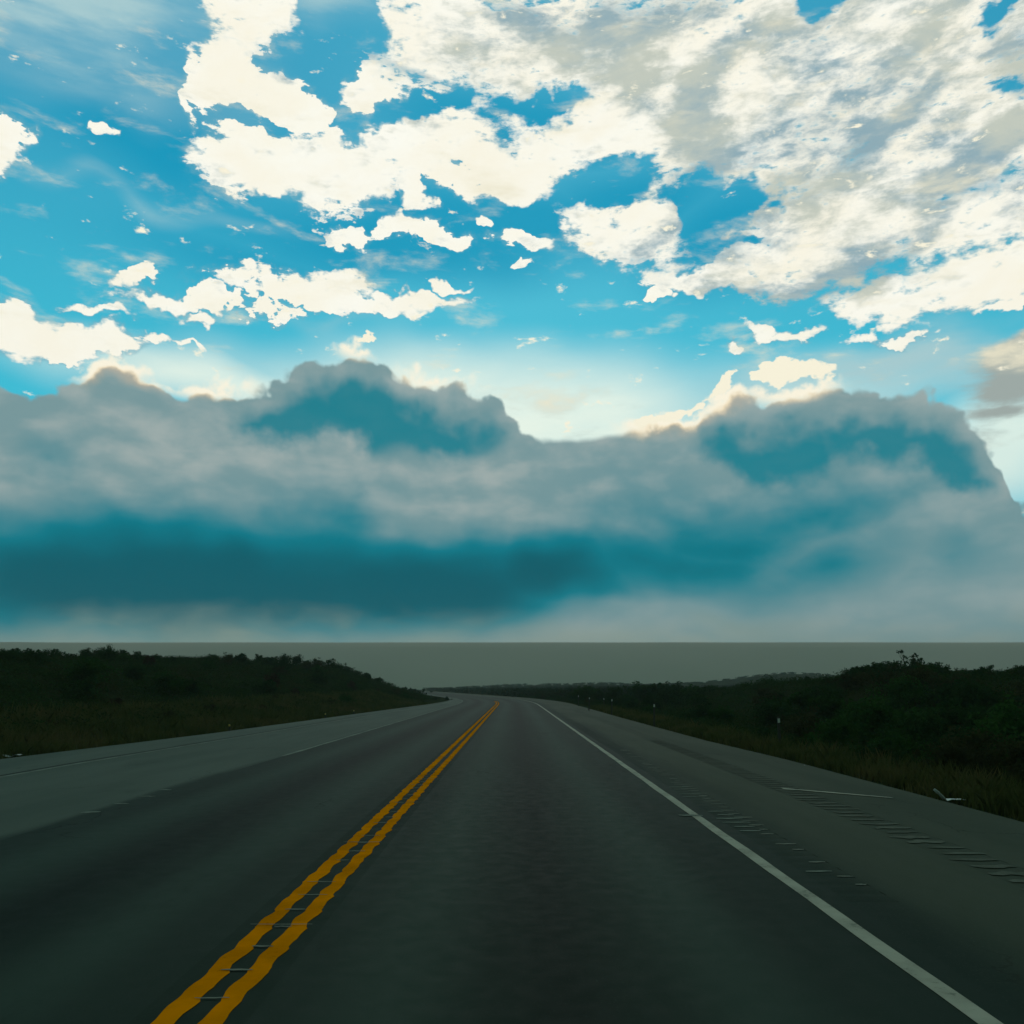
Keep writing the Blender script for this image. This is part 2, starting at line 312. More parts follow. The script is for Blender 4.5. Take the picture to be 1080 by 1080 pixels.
def soil():
    m, T, b = mat("scrub_soil"); p = pos(T)
    a = T.noise(p, 0.12, 5, .6); d = T.noise(p, 1.7, 6, .65); e = T.noise(p, 11, 5, .65)
    c = T.mix(T.ss(a, .4, .6), (0.016, 0.030, 0.012), (0.030, 0.030, 0.014))
    c = T.mix(T.ss(d, .42, .62), c, (0.022, 0.034, 0.014))
    c = T.mix(T.ss(e, .5, .7), c, (0.034, 0.038, 0.020))
    T.put(b.inputs['Base Color'], c); b.inputs['Roughness'].default_value = .95; b.inputs['Specular IOR Level'].default_value = 0.0
    bp = T.n.new('ShaderNodeBump'); bp.inputs['Distance'].default_value = .12; T.put(bp.inputs['Height'], d); T.l.new(bp.outputs[0], b.inputs['Normal'])
    return m
M_soil = soil()
def leaf(name, c1, c2, c3=None, sc_=3.0):
    m, T, b = mat(name); p = pos(T)
    oi = T.n.new('ShaderNodeObjectInfo')
    n = T.noise(p, sc_, 3, .6); n2 = T.noise(p, .35, 3, .6)
    c = T.mix(T.ss(n, .35, .65), c1, c2)
    if c3: c = T.mix(T.m('MULTIPLY', T.ss(n2, .5, .62), .8), c, c3)
    c = T.mix(T.m('MULTIPLY', oi.outputs['Random'], .5), c, tuple(k * .55 for k in c1))
    T.put(b.inputs['Base Color'], c); b.inputs['Roughness'].default_value = .9; b.inputs['Specular IOR Level'].default_value = 0.0
    tr = T.n.new('ShaderNodeBsdfTranslucent'); T.put(tr.inputs[0], c)
    mx = T.n.new('ShaderNodeMixShader'); mx.inputs[0].default_value = .3
    o = T.n.get('Material Output'); T.l.new(b.outputs[0], mx.inputs[1]); T.l.new(tr.outputs[0], mx.inputs[2]); T.l.new(mx.outputs[0], o.inputs[0])
    return m
M_leafd = leaf("dark_green_leaves", (0.019, 0.050, 0.016), (0.034, 0.080, 0.024))
M_leafm = leaf("mid_green_leaves", (0.020, 0.064, 0.014), (0.038, 0.098, 0.022))
M_leafo = leaf("olive_leaves", (0.036, 0.046, 0.018), (0.062, 0.066, 0.026))
M_leafb = leaf("brown_scrub_leaves", (0.042, 0.032, 0.018), (0.064, 0.046, 0.026))
M_scrub = leaf("low_scrub_leaves", (0.018, 0.044, 0.013), (0.034, 0.070, 0.019), (0.044, 0.050, 0.017), 1.0)
M_grass = leaf("dry_grass", (0.060, 0.084, 0.024), (0.125, 0.130, 0.044), (0.165, 0.138, 0.056), 0.9)
M_far = leaf("far_scrub_leaves", (0.020, 0.034, 0.020), (0.032, 0.050, 0.026), None, .1)
def plain(name, c, rough=.6, nz=20, amp=.6):
    m, T, b = mat(name); p = T.n.new('ShaderNodeTexCoord').outputs['Object']
    T.put(b.inputs['Base Color'], T.mix(T.ss(T.noise(p, nz, 5, .6), .35, .65), c, tuple(k * amp for k in c))); b.inputs['Roughness'].default_value = rough
    return m
M_bark = plain("bark", (.055, .042, .03), .9, 30)
M_post = plain("dark_post_plastic", (.045, .04, .03), .6)
M_refl = plain("white_reflector", (.62, .64, .60), .35, 30, .9)
M_amber = plain("amber_reflector", (.70, .52, .12), .4, 30, .85)
M_litter = plain("white_plastic_scrap", (.78, .80, .78), .5, 14, .75)
M_cloth = plain("grey_white_scrap", (.48, .50, .47), .8, 14, .7)
def fog_mat():
    m, T, b = mat("far_fog_pale"); p = pos(T)
    T.put(b.inputs['Base Color'], T.mix(T.ss(T.noise(p, .006, 5, .55), .3, .7), (0.60, 0.49, 0.45), (0.66, 0.53, 0.49)))  # paleness of the fog put into the surface colour
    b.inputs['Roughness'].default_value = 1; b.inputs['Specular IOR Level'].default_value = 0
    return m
M_fog = fog_mat()

# ---------------------------------------------------------------- helpers for objects
def mesh_obj(name, verts, faces, m, parent=None, uvs=None, smooth=False):
    me = bpy.data.meshes.new(name)
    verts = np.asarray(verts, dtype=np.float32)
    if isinstance(faces, np.ndarray):
        k = faces.shape[1]; n = len(faces)
        me.vertices.add(len(verts)); me.vertices.foreach_set('co', verts.ravel())
        me.loops.add(n * k); me.loops.foreach_set('vertex_index', faces.astype(np.int32).ravel())
        me.polygons.add(n); me.polygons.foreach_set('loop_start', np.arange(0, n * k, k, dtype=np.int32))
        me.update(calc_edges=True)
    else:
        me.from_pydata([tuple(map(float, v)) for v in verts], [], [list(f) for f in faces]); me.update()
    if uvs is not None:
        uvl = me.uv_layers.new(name='UVMap'); idx = np.empty(len(me.loops), dtype=np.int32); me.loops.foreach_get('vertex_index', idx)
        uvl.data.foreach_set('uv', np.asarray(uvs, dtype=np.float32)[idx].ravel())
    if smooth: me.polygons.foreach_set('use_smooth', [True] * len(me.polygons))
    me.materials.append(m)
    o = bpy.data.objects.new(name, me); col.objects.link(o)
    if parent: o.parent = parent
    return o
def tag(o, label=None, cat=None, group=None, kind=None):
    if label: o['label'] = label
    if cat: o['category'] = cat
    if group: o['group'] = group
    if kind: o['kind'] = kind
    return o

# ---------------------------------------------------------------- road path and terrain shape
YB, BEND, TURN = 78.0, 62.0, R(8.8)
def path(y):                       # lateral offset of the road's axis: straight, then a bend to the left
    y = np.asarray(y, dtype=float)
    s = np.clip((y - YB) / BEND, 0, 1)
    a = -math.tan(TURN) * BEND * s * s / 2
    return a - np.maximum(y - YB - BEND, 0) * math.tan(TURN)
def left_edge(y): return np.interp(y, [-60, 18, 30, 46, 62, 107, 140, 900], [-11.6, -11.2, -10.2, -9.5, -8.8, -6.7, -6.5, -6.5])
def right_edge(y): return np.interp(y, [-60, 12, 19, 26, 44, 92, 900], [5.9, 5.86, 5.86, 5.6, 5.5, 5.5, 5.5])
def smooth(a, b, x):
    s = np.clip((x - a) / (b - a), 0, 1); return s * s * (3 - 2 * s)
_ph = rng.uniform(0, 6.28, (14, 2)); _fr = rng.normal(0, 1, (14, 2))
def und(x, y, L):                  # cheap smooth undulation, wavelength about L
    s = 0
    for k in range(14): s = s + np.sin(x * _fr[k, 0] * 6.28 / L / 1.3 + _ph[k, 0] + y * _fr[k, 1] * 6.28 / L / 1.3)
    return s / 14 * 1.6
def ground_h(x, y):
    x = np.asarray(x, dtype=float); y = np.asarray(y, dtype=float)
    lat = x - path(y)
    eL = left_edge(y) - lat; eR = lat - right_edge(y)
    e = np.maximum(eL, eR)
    h = np.where(e < 0.25, -0.06, -0.06 - 0.16 * smooth(0.3, 1.6, e))
    # left rise, ending in a nose where the road bends
    HL = np.interp(y, [-40, 20, 50, 75, 100, 110, 128, 160], [2.6, 2.9, 3.15, 3.9, 4.75, 4.7, 1.4, 0.0])
    prof = np.interp(eL, [0.9, 3, 5.5, 8, 12, 16, 24, 60, 300], [0, .08, .24, .45, .72, .88, 1.0, 1.04, .9])
    h = h + np.where(eL > 0.9, HL * prof, 0)
    # right mound
    md = smooth(6.5, 13.5, eR) * smooth(18, 40, y) * (1 - smooth(62, 95, y)) * (1 - .35 * smooth(24, 60, eR))
    h = h + np.where(eR > 0, 2.15 * md, 0)
    h = h + smooth(2, 9, e) * (0.28 * und(x, y, 9) + 0.15 * und(y, x, 3.7)) * (y < 300)
    # far country
    far = smooth(150, 330, y)
    h = h + smooth(6, 60, e) * far * (1.0 + 0.8 * und(x, y, 160))
    h = h + 8.2 * np.exp(-((x - 150) / 42) ** 2 - ((y - 470) / 60) ** 2)
    h = h + 2.2 * np.exp(-((x - 50) / 80) ** 2 - ((y - 500) / 60) ** 2)
    return h
def graded(lo, flo, fhi, hi, step, grow=1.18):
    a = list(np.arange(flo, fhi + .01, step)); s = step
    while a[-1] < hi: s *= grow; a.append(min(a[-1] + s, hi))
    s = step; b = []
    v = flo
    while v > lo: s *= grow; v = max(v - s, lo); b.append(v)
    return np.array(b[::-1] + a)
def terrain():
    xs = graded(-1800, -60, 60, 1800, 0.8); ys = graded(-400, -5, 170, 900, 1.0, 1.08)
    X, Y = np.meshgrid(xs, ys); Z = ground_h(X, Y)
    v = np.stack([X, Y, Z], -1).reshape(-1, 3); nx, ny = len(xs), len(ys)
    i = np.arange(nx - 1)[None, :] + np.arange(ny - 1)[:, None] * nx
    f = np.stack([i, i + 1, i + 1 + nx, i + nx], -1).reshape(-1, 4)
    return tag(mesh_obj("ground", v, f, M_soil, smooth=True), kind='structure')
terrain()

# ---------------------------------------------------------------- road
def ysteps(y0, y1, near=0.5):
    ys = [y0]
    while ys[-1] < y1: ys.append(min(y1, ys[-1] + max(near, (ys[-1] - 40) * .02 if ys[-1] > 40 else near)))
    return np.array(ys)
def strip(name, l0, l1, y0, y1, z, m, parent=None, cols=1, near=.5, ys=None, zf=None, jit=None, win=None):
    ys = ysteps(y0, y1, near) if ys is None else ys
    a = l0(ys) if callable(l0) else np.full(len(ys), float(l0)); b = l1(ys) if callable(l1) else np.full(len(ys), float(l1))
    if jit is not None: a = a + jit(ys, 0); b = b + jit(ys, 1)
    V = []; U = []
    for k in range(cols + 1):
        l = a + (b - a) * k / cols
        zz = np.full(len(ys), z) if zf is None else z + zf(ys) * (1 if win is None else win[k])
        V.append(np.stack([l + path(ys), ys, zz], -1)); U.append(np.stack([l, ys], -1))
    n = len(ys); V = np.concatenate(V); U = np.concatenate(U)
    i = (np.arange(n - 1)[None] + np.arange(cols)[:, None] * n).ravel()
    f = np.stack([i, i + n, i + n + 1, i + 1], -1)
    return mesh_obj(name, V, f, m, parent, U)
YN, YF = -60.0, 440.0
CL = -1.51; WL = 2.19
road = strip("road", CL + .27, 2.42, YN, YF, 0.0, M_lane, cols=3); tag(road, kind='structure')
strip("opposite_lane", -5.2, CL - .27, YN, YF, 0.0, M_lane, road, cols=3)
# centre rumble strip: milled grooves
PIT = 0.44
def groove(depth, pit):
    def fn(ys): return -depth * np.clip(np.sin(ys / pit * 2 * math.pi) * 1.6, 0, 1)
    return fn
gys = np.concatenate([np.arange(2, 70, .055)])
strip("centre_rumble_strip", CL - .27, CL + .27, 2, 70, 0.0, M_rumc, road, cols=6, ys=gys, zf=groove(.006, PIT), win=(0, .5, 1, 1, 1, .5, 0))
strip("centre_rumble_strip", CL - .27, CL + .27, 69.97, YF, 0.0, M_rumc, road)
strip("centre_rumble_strip", CL - .27, CL + .27, YN, 2, 0.0, M_rumc, road)
def wav(seed):
    r_ = np.random.default_rng(seed); ph = r_.uniform(0, 6)
    def fn(ys, side):
        amp = .009 * (1 - smooth(25, 60, ys))
        cell_ = np.floor(ys / PIT); var = .55 + .9 * np.abs(np.sin(cell_ * 12.9898 + ph * 7 + side)); tri = var * np.abs(((ys / PIT + (.06 if side else 0)) % 1) - .35) * 2
        return amp * (tri - .5) * 1.8 + .006 * np.sin(ys * 9 + ph + side) + .004 * np.sin(ys * 23 + ph * side)
    return fn
for c, s in ((CL - .108, 1), (CL + .108, 2)):
    strip("yellow_line", c - .056, c + .056, 2, 70, .004, M_yel, road, ys=gys, zf=groove(.006, PIT), jit=wav(s))
    strip("yellow_line", c - .056, c + .056, 70, 100, .004, M_yel, road)
strip("white_edge_line", WL - .055, WL + .055, YN, 300, .004, M_whi, road, jit=lambda ys, s: .004 * np.sin(ys * 3.1 + s) + .003 * np.sin(ys * 11 + 2 * s))
strip("worn_edge_line", -5.26, -5.16, 20, 110, .004, M_faint, road, jit=lambda ys, s: .012 * np.sin(ys * 1.7 + s * 2))
# pale bars at the groove lips; the centre ones paint light glints
def bars(name, lats, ys, w, dpt, z, m, parent, seed, skip=.4, vary=.3):
    r_ = np.random.default_rng(seed); V = []; Fc = []
    for y in ys:
        if r_.random() < skip: continue
        l = lats + r_.normal(0, .02); ww = w * r_.uniform(1 - vary, 1 + vary) / 2; d = dpt * r_.uniform(.6, 1.3) / 2
        px = float(path(y)); n = 5; base = len(V)
        for k in range(n + 1):
            xx = l - ww + 2 * ww * k / n; t_ = r_.normal(0, d * .25); q = d * (0.35 + .65 * math.sin(math.pi * (k + .4) / (n + .8)))
            V += [(xx + px, y - q + t_, z), (xx + px, y + q + t_, z)]
        for k in range(n): a = base + 2 * k; Fc.append((a, a + 2, a + 3, a + 1))
    return mesh_obj(name, V, Fc, m, parent)
gl = np.arange(4, 26, PIT)
bars("groove_rib_or_glint", CL, gl - .03, .16, .024, .007, M_glint_rib, road, 3, .15, .5)  # glints on the centre grooves, put in as pale bars
bars("groove_rib_or_glint", CL + .02, gl[4::7] + .02, .40, .02, .0072, M_glint_rib, road, 5, .3, .3)
bars("groove_pale_mark", -5.22, np.arange(11.0, 14.2, .8), .24, .10, .0045, M_faint, road, 8, .1, .3)  # short pale dashes along the lane boundary
bars("groove_pale_mark", WL - .06, [10.7], .28, .1, .0075, M_faint, road, 9, 0, .1)
# shoulders: left
sl = strip("road_shoulder", left_edge, lambda y: np.full(len(y), -5.2), YN, YF, 0.0, M_shl, cols=4); tag(sl, kind='structure')
ll = lambda d: (lambda y: np.interp(y, [-60, 18, 26, 40, 107, 140, 900], [-9.0, -8.86, -8.6, -8.25, -6.2, -6.0, -6.0]) + d)
strip("white_edge_line", ll(-.05), ll(.05), 10, 100, .004, M_faint, sl)
strip("crack_seal", ll(-.19), ll(-.13), 10, 90, .004, M_seal, sl, jit=lambda ys, s: .02 * np.sin(ys * .9 + s * .3))
# shoulders: right, with two milled strips
sr = strip("road_shoulder", 2.78, 3.93, YN, YF, 0.0, M_shr, cols=2); tag(sr, kind='structure')
strip("shoulder_surface", 4.36, right_edge, YN, YF, 0.0, M_shr, sr, cols=3)
strip("shoulder_surface", 2.42, 2.78, YN, 6.4, 0.0, M_shr, sr)
rys = np.arange(6.4, 60, .04)
rys2 = np.arange(4, 60, .04)
strip("rumble_strip", 2.42, 2.78, 6.4, 60, 0.0, M_rum, sr, ys=rys, zf=groove(.004, .30))
strip("rumble_strip", 2.42, 2.78, 59.97, YF, 0.0, M_shr, sr)
strip("rumble_strip", 3.93, 4.36, 4, 60, 0.0, M_rum, sr, ys=rys2, zf=groove(.0022, .30))
strip("rumble_strip", 3.93, 4.36, 59.97, YF, 0.0, M_shr, sr)
strip("rumble_strip", 3.93, 4.36, YN, 4, 0.0, M_shr, sr)
bars("groove_rib_or_glint", 2.70, np.arange(6.5, 22, .3) + .16, .17, .05, .005, M_glint_rib, sr, 11, .25, .5)
bars("groove_rib_or_glint", 2.55, np.arange(7, 14, .3) + .16, .3, .06, .0053, M_faint, sr, 12, .6, .4)
bars("groove_rib_or_glint", 4.14, np.arange(4.2, 26, .3) + .165, .40, .13, .005, M_rib, sr, 13, .0, .15)
# painted stripe across the shoulder
V = []; n = 14
for k in range(n + 1):
    f = k / n; x = 4.10 + (5.30 - 4.10) * f; y = 13.55 + (12.40 - 13.55) * f; w = .085 * (1 - .45 * f) + .01 * math.sin(k * 2.1)
    V += [(x, y - w, .0085), (x, y + w, .0085)]
mesh_obj("painted_stripe", V, [(2 * k, 2 * k + 2, 2 * k + 3, 2 * k + 1) for k in range(n)], M_whi, sr)

# ---------------------------------------------------------------- far fog band, built as a flat-topped ridge
def fog_plateau():
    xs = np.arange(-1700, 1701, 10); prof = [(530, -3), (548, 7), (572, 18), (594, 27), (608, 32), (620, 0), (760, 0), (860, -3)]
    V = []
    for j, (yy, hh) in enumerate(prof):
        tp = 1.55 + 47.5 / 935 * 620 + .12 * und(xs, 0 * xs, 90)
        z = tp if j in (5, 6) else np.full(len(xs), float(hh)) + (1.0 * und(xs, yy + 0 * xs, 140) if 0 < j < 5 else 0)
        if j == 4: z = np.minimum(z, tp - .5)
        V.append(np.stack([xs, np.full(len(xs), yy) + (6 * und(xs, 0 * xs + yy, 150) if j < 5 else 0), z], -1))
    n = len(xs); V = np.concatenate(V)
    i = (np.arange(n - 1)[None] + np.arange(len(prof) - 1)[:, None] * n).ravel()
    return tag(mesh_obj("fog_ridge", V, np.stack([i, i + 1, i + n + 1, i + n], -1), M_fog, smooth=True), kind='structure')
fog_plateau()

# ---------------------------------------------------------------- vegetation
def leaf_quads(C, N, size, r_, asp=.55):
    """C: centres, N: rough outward normals; returns verts, quads of diamond leaves / sprays"""
    n = len(C)
    N = N + r_.normal(0, .75, (n, 3)); N /= np.linalg.norm(N, axis=1)[:, None] + 1e-9
    t = r_.normal(0, 1, (n, 3)); t -= (t * N).sum(1)[:, None] * N; t /= np.linalg.norm(t, axis=1)[:, None] + 1e-9
    b = np.cross(N, t); s = (size * r_.uniform(.6, 1.5, n))[:, None]
    v = np.stack([C - t * s, C + b * s * asp - N * s * .2, C + t * s, C - b * s * asp - N * s * .2], 1).reshape(-1, 3)
    return v, np.arange(n * 4).reshape(-1, 4)
def crown_points(r_, n, lobes):
    P = []; Nn = []
    wts = np.array([l[3] ** 2 for l in lobes]); wts /= wts.sum()
    cnt = r_.multinomial(n, wts)
    for (x, y, z, r), c in zip(lobes, cnt):
        # twigs: clumps on the lobe
        k = max(4, c // 26)
        d = r_.normal(0, 1, (k, 3)); d /= np.linalg.norm(d, axis=1)[:, None]
        rad = r * r_.uniform(.45, 1.18, k)
        cc = np.array([x, y, z]) + d * rad[:, None] * np.array([1, 1, .85])
        j = r_.integers(0, k, c)
        p = cc[j] + r_.normal(0, r * .17, (c, 3))
        P.append(p); Nn.append(p - np.array([x, y, z - r * .3]))
    P = np.concatenate(P); Nn = np.concatenate(Nn); Nn /= np.linalg.norm(Nn, axis=1)[:, None] + 1e-9
    ok = P[:, 2] > 0.02
    return P[ok], Nn[ok]
def bush_data(seed, w, h, nl, n, size, m):
    r_ = np.random.default_rng(seed); lobes = []
    for k in range(nl):
        a = r_.uniform(0, 6.28); d = abs(r_.normal(0, .5)) * w / 2; rr = r_.uniform(.20, .34) * min(w, h * 1.3)
        lobes.append((d * math.cos(a), d * math.sin(a), r_.uniform(.25, .85) * h - rr * .4 * (d > w * .25), rr))
    P, N = crown_points(r_, n, lobes); v, f = leaf_quads(P, N, size, r_)
    # a few stems inside
    o = len(v); sv = []; sf = []
    for k in range(7):
        L = lobes[k % nl]; a0 = np.array([r_.normal(0, .08), r_.normal(0, .08), 0]); b0 = np.array(L[:3]); tdir = np.array([.02, 0, 0]); t2 = np.array([0, .02, 0])
        i = o + len(sv); sv += [a0 - tdir, a0 + tdir, b0 + tdir * .4, b0 - tdir * .4, a0 - t2, a0 + t2, b0 + t2 * .4, b0 - t2 * .4]; sf += [(i, i + 1, i + 2, i + 3), (i + 4, i + 5, i + 6, i + 7)]
    v = np.concatenate([v, np.array(sv)]); f = np.concatenate([f, np.array(sf)])
    o_ = mesh_obj("shrub", v, f, m); me = o_.data; bpy.data.objects.remove(o_)
    return me
mats = [M_leafd, M_leafm, M_leafd, M_leafo, M_leafd, M_leafm, M_leafb, M_leafo]
BUSH = [bush_data(100 + i, 2.3, [1.35, 1.7, 1.1, 1.5, 1.9, 1.25, 1.2, 1.6][i], [9, 10, 8, 11, 9, 10, 8, 9][i], 2600, .060, mats[i]) for i in range(8)]

def in_frame(x, y, pad=25): px = CX + F * x / y; return -pad < px < 1080 + pad
SKY_X = [0, 60, 115, 150, 185, 230, 300, 340, 370, 400, 430, 460, 476, 480, 590, 620, 660, 690, 705, 720, 760, 800, 850, 872, 892, 915, 940, 960, 985, 1005, 1030, 1045, 1058, 1080]
SKY_Y = [683, 684, 682, 688, 692, 689, 688, 692, 702, 714, 728, 736, 739, 725, 724, 720, 719, 717, 716, 719, 722, 724, 724, 718, 706, 699, 696, 695, 698, 703, 705, 701, 706, 701]
def skyline(px): return float(np.interp(px, SKY_X, SKY_Y))
TOPZ = [max(v.co.z for v in me.vertices) for me in BUSH]
def place_shrub(x, y, s, mi, label, group, sz=1.0, sink=.05):
    px = CX + F * x / y; g = float(ground_h(x, y))
    lim = CAMH + (HY - skyline(px) - random.uniform(-1, 5)) / F * y - g
    k = min(1.0, lim / (s * sz * TOPZ[mi]))
    if k < .3: return None
    s *= k
    o = bpy.data.objects.new("shrub", BUSH[mi]); col.objects.link(o)
    o.location = (x, y, g - sink * s); o.rotation_euler = (0, 0, random.uniform(0, 6.28)); o.scale = (s / k ** .5, s / k ** .5 * random.uniform(.9, 1.1), s * sz)
    return tag(o, label, "shrub", group)
pts = []
def scatter(n, xf, yr, mind, ok, tries=40):
    got = []
    for _ in range(n * tries):
        if len(got) >= n: break
        y = yr[0] + (yr[1] - yr[0]) * rng.random() ** 1.0; x = xf(y)
        if y < 4 or not in_frame(x, y) or not ok(x, y): continue
        if any((x - a) ** 2 + (y - b) ** 2 < (mind * (.7 + .01 * y)) ** 2 for a, b in pts): continue
        pts.append((x, y)); got.append((x, y))
    return got
def eLR(x, y): lat = x - float(path(y)); return float(left_edge(y)) - lat, lat - float(right_edge(y))
# left slope
for x, y in scatter(82, lambda y: float(left_edge(y) + path(y)) - 3.0 - rng.random() ** 1.3 * 40, (22, 122), 1.7, lambda x, y: eLR(x, y)[0] > (3.2 if y < 70 else 1.6)):
    e = eLR(x, y)[0]; s = random.uniform(.55, 1.0) * (0.62 if e < 6 else 1)
    place_shrub(x, y, s, random.choice([0, 1, 2, 3, 4, 5, 6]) if e > 7 else random.choice([3, 6, 7, 1]), "dark green shrub in the dense scrub on the slope left of the road", "shrubs on the left slope", .9)
# right mound and flat
for x, y in scatter(78, lambda y: float(right_edge(y) + path(y)) + 1.2 + rng.random() ** 1.5 * 28, (10.5, 62), 1.25, lambda x, y: eLR(x, y)[1] > 1.5 and CX + F * x / y > 800):
    e = eLR(x, y)[1]; s = random.uniform(.7, 1.05) * (.7 if e < 4 else 1)
    place_shrub(x, y, s, random.choice([0, 1, 2, 4, 5, 0, 3, 7]), "dark green shrub crowded into the scrub on the mound right of the road", "shrubs on the right mound", .95)
for x, y in scatter(84, lambda y: float(right_edge(y) + path(y)) + 1.6 + rng.random() ** 1.4 * 45, (30, 150), 1.9, lambda x, y: eLR(x, y)[1] > 1.8 and CX + F * x / y < 850):
    e = eLR(x, y)[1]; s = random.uniform(.75, 1.15) * (.75 if e < 4 else 1.0)
    place_shrub(x, y, s, random.choice([0, 2, 4, 0, 2, 5, 3]), "dark shrub in the belt of scrub on the flat right verge", "shrubs along the right verge", .95)
# shrubs that stand out
def at(px, y): return (px - CX) / F * y
def special(px, y, py_top, mi, label, wide=1.0):
    x = at(px, y); top = CAMH + (HY - py_top) / F * y; g = float(ground_h(x, y)); h0 = max(v.co.z for v in BUSH[mi].vertices)
    h = max(.5, top - g); o = bpy.data.objects.new('shrub', BUSH[mi]); col.objects.link(o); tag(o, label, 'shrub'); o.location = (x, y, g - .03); o.rotation_euler = (0, 0, random.uniform(0, 6.28)); s = min(1.5, h / h0); o.scale = (s * wide, s * wide, s); return o
LB = {-1: ("dark green shrub in the dense scrub on the slope left of the road", "shrubs on the left slope"), 1: ("dark green shrub crowded into the scrub on the mound right of the road", "shrubs on the right mound"), 2: ("dark shrub in the belt of scrub on the flat right verge", "shrubs along the right verge")}
def crest(px, y, side, mi):
    o = special(px, y, skyline(px) + random.uniform(-1.5, 1.5), mi, LB[side][0], random.uniform(.9, 1.3)); o['group'] = LB[side][1]
for px in range(-10, 350, 19): crest(px + random.uniform(-5, 5), float(np.interp(px, [0, 340], [58, 100])) + random.uniform(-4, 4), -1, random.choice([0, 2, 4, 5, 3]))
for px in range(352, 476, 12): crest(px + random.uniform(-3, 3), float(np.interp(px, [340, 476], [102, 113])), -1, random.choice([0, 2, 4]))
for px in range(612, 870, 17): crest(px + random.uniform(-5, 5), float(np.interp(px, [612, 700, 870], [104, 88, 58])) + random.uniform(-4, 4), 2, random.choice([0, 2, 4, 5]))
for px in range(872, 1095, 18): crest(px + random.uniform(-5, 5), 49 + random.uniform(-3, 3), 1, random.choice([0, 2, 4, 1]))
special(700, 96, 713, 4, "dark round bush rising above the scrub right of the white posts", .7)
special(1040, 46, 700, 0, "round dark bush on the skyline right of the spindly tree")
special(1076, 44, 700, 4, "dark bush on the skyline at the photo's right edge", .9)
special(920, 52, 697, 2, "broad dome shaped bush on the mound left of the spindly tree", 1.2)
special(116, 60, 678, 4, "small bush standing highest on the left slope's skyline", .6)
special(240, 80, 687, 3, "low bush on the middle of the left slope's skyline", 1.0)
special(372, 66, 738, 1, "bright green bush beside the road below the left slope", 1.1)
special(1040, 15.5, 775, 7, "pale olive bush beside the shoulder near the white scrap", .9)

def tree(px, y, py_top, label, seed):
    r_ = np.random.default_rng(seed); x = at(px, y); g = float(ground_h(x, y)); H = CAMH + (HY - py_top) / F * y - g
    root = bpy.data.objects.new("scrub_tree", None); col.objects.link(root); root.location = (x, y, g - .03); tag(root, label, "tree")
    V = []; Fc = []
    def limb(a, b, ra, rb, seg=5, k=6, bend=.06):
        a = np.array(a, float); b = np.array(b, float); L = np.linalg.norm(b - a); off = r_.normal(0, bend * L, 3); base = len(V)
        for s in range(seg + 1):
            f = s / seg; c = a + (b - a) * f + off * math.sin(math.pi * f); rr = ra + (rb - ra) * f
            for q in range(k): an = 6.283 * q / k; V.append(c + np.array([math.cos(an) * rr, math.sin(an) * rr, 0]))
        for s in range(seg):
            for q in range(k): i = base + s * k; Fc.append((i + q, i + (q + 1) % k, i + k + (q + 1) % k, i + k + q))
    limb((0, 0, 0), (.05, 0, H * .5), .09, .06); lobes = []
    for k in range(7):
        a = r_.uniform(0, 6.28); e = np.array([.42 * H * math.cos(a) * r_.uniform(.4, 1), .3 * H * math.sin(a), H * r_.uniform(.6, .95)])
        if k == 0: e = np.array([-.10 * H, 0, H * .93])
        if k == 1: e = np.array([.42 * H, 0, H * .74])
        limb((.05, 0, H * r_.uniform(.3, .5)), e, .05, .012); lobes.append((*e, H * r_.uniform(.10, .17)))
        for q in range(3): limb(e * .8, e + r_.normal(0, .14 * H, 3) * np.array([1, 1, .5]), .016, .005, 3, 4)
    mesh_obj("trunk", np.array(V), Fc, M_bark, root)
    P, N = crown_points(r_, 800, lobes); v, f = leaf_quads(P, N, .042, r_); mesh_obj("crown", v, f, M_leafd, root)
tree(956, 50, 687, "spindly small tree with an open crown on top of the right mound", 5)

# low scrub and grass that nobody could count
def stuff_mesh(name, P, N, size, m, label, cat, asp=.55, seed=1):
    r_ = np.random.default_rng(seed); v, f = leaf_quads(P, N, size, r_, asp); return tag(mesh_obj(name, v, f, m), label, cat, None, 'stuff')
def low_scrub():
    P = []; N = []
    def add(n, xf, yr, emin, side):
        y = yr[0] + (yr[1] - yr[0]) * rng.random(n) ** 1.15
        u = rng.random(n); x = xf(y, u)
        lat = x - path(y); e = (left_edge(y) - lat) if side < 0 else (lat - right_edge(y)); px = CX + F * x / y
        ok = (e > emin) & (px > -40) & (px < 1120)
        x, y = x[ok], y[ok]; k = 32
        hh = .20 + .35 * rng.random(len(x)) ** 2; cx = np.repeat(x, k) + rng.normal(0, .28, len(x) * k); cy = np.repeat(y, k) + rng.normal(0, .28, len(x) * k)
        z = ground_h(cx, cy) + np.repeat(hh, k) * np.clip(np.abs(rng.normal(.5, .35, len(cx))), 0, 1.0)
        l2 = cx - path(cy); e2 = np.maximum(left_edge(cy) - l2, l2 - right_edge(cy)); o2 = e2 > .8
        P.append(np.stack([cx, cy, z], -1)[o2]); N.append(np.tile([0, -.3, 1.0], (len(cx), 1))[o2])
    add(15000, lambda y, u: left_edge(y) + path(y) - 1.6 - 42 * u ** 1.3, (17, 128), 2.6, -1)
    add(13000, lambda y, u: right_edge(y) + path(y) + 1.0 + 42 * u ** 1.3, (9, 150), 1.7, 1)
    return stuff_mesh("low_scrub", np.concatenate(P), np.concatenate(N), .052, M_scrub, "low dark scrub covering the slopes beside the road", "scrub", seed=3)
low_scrub()
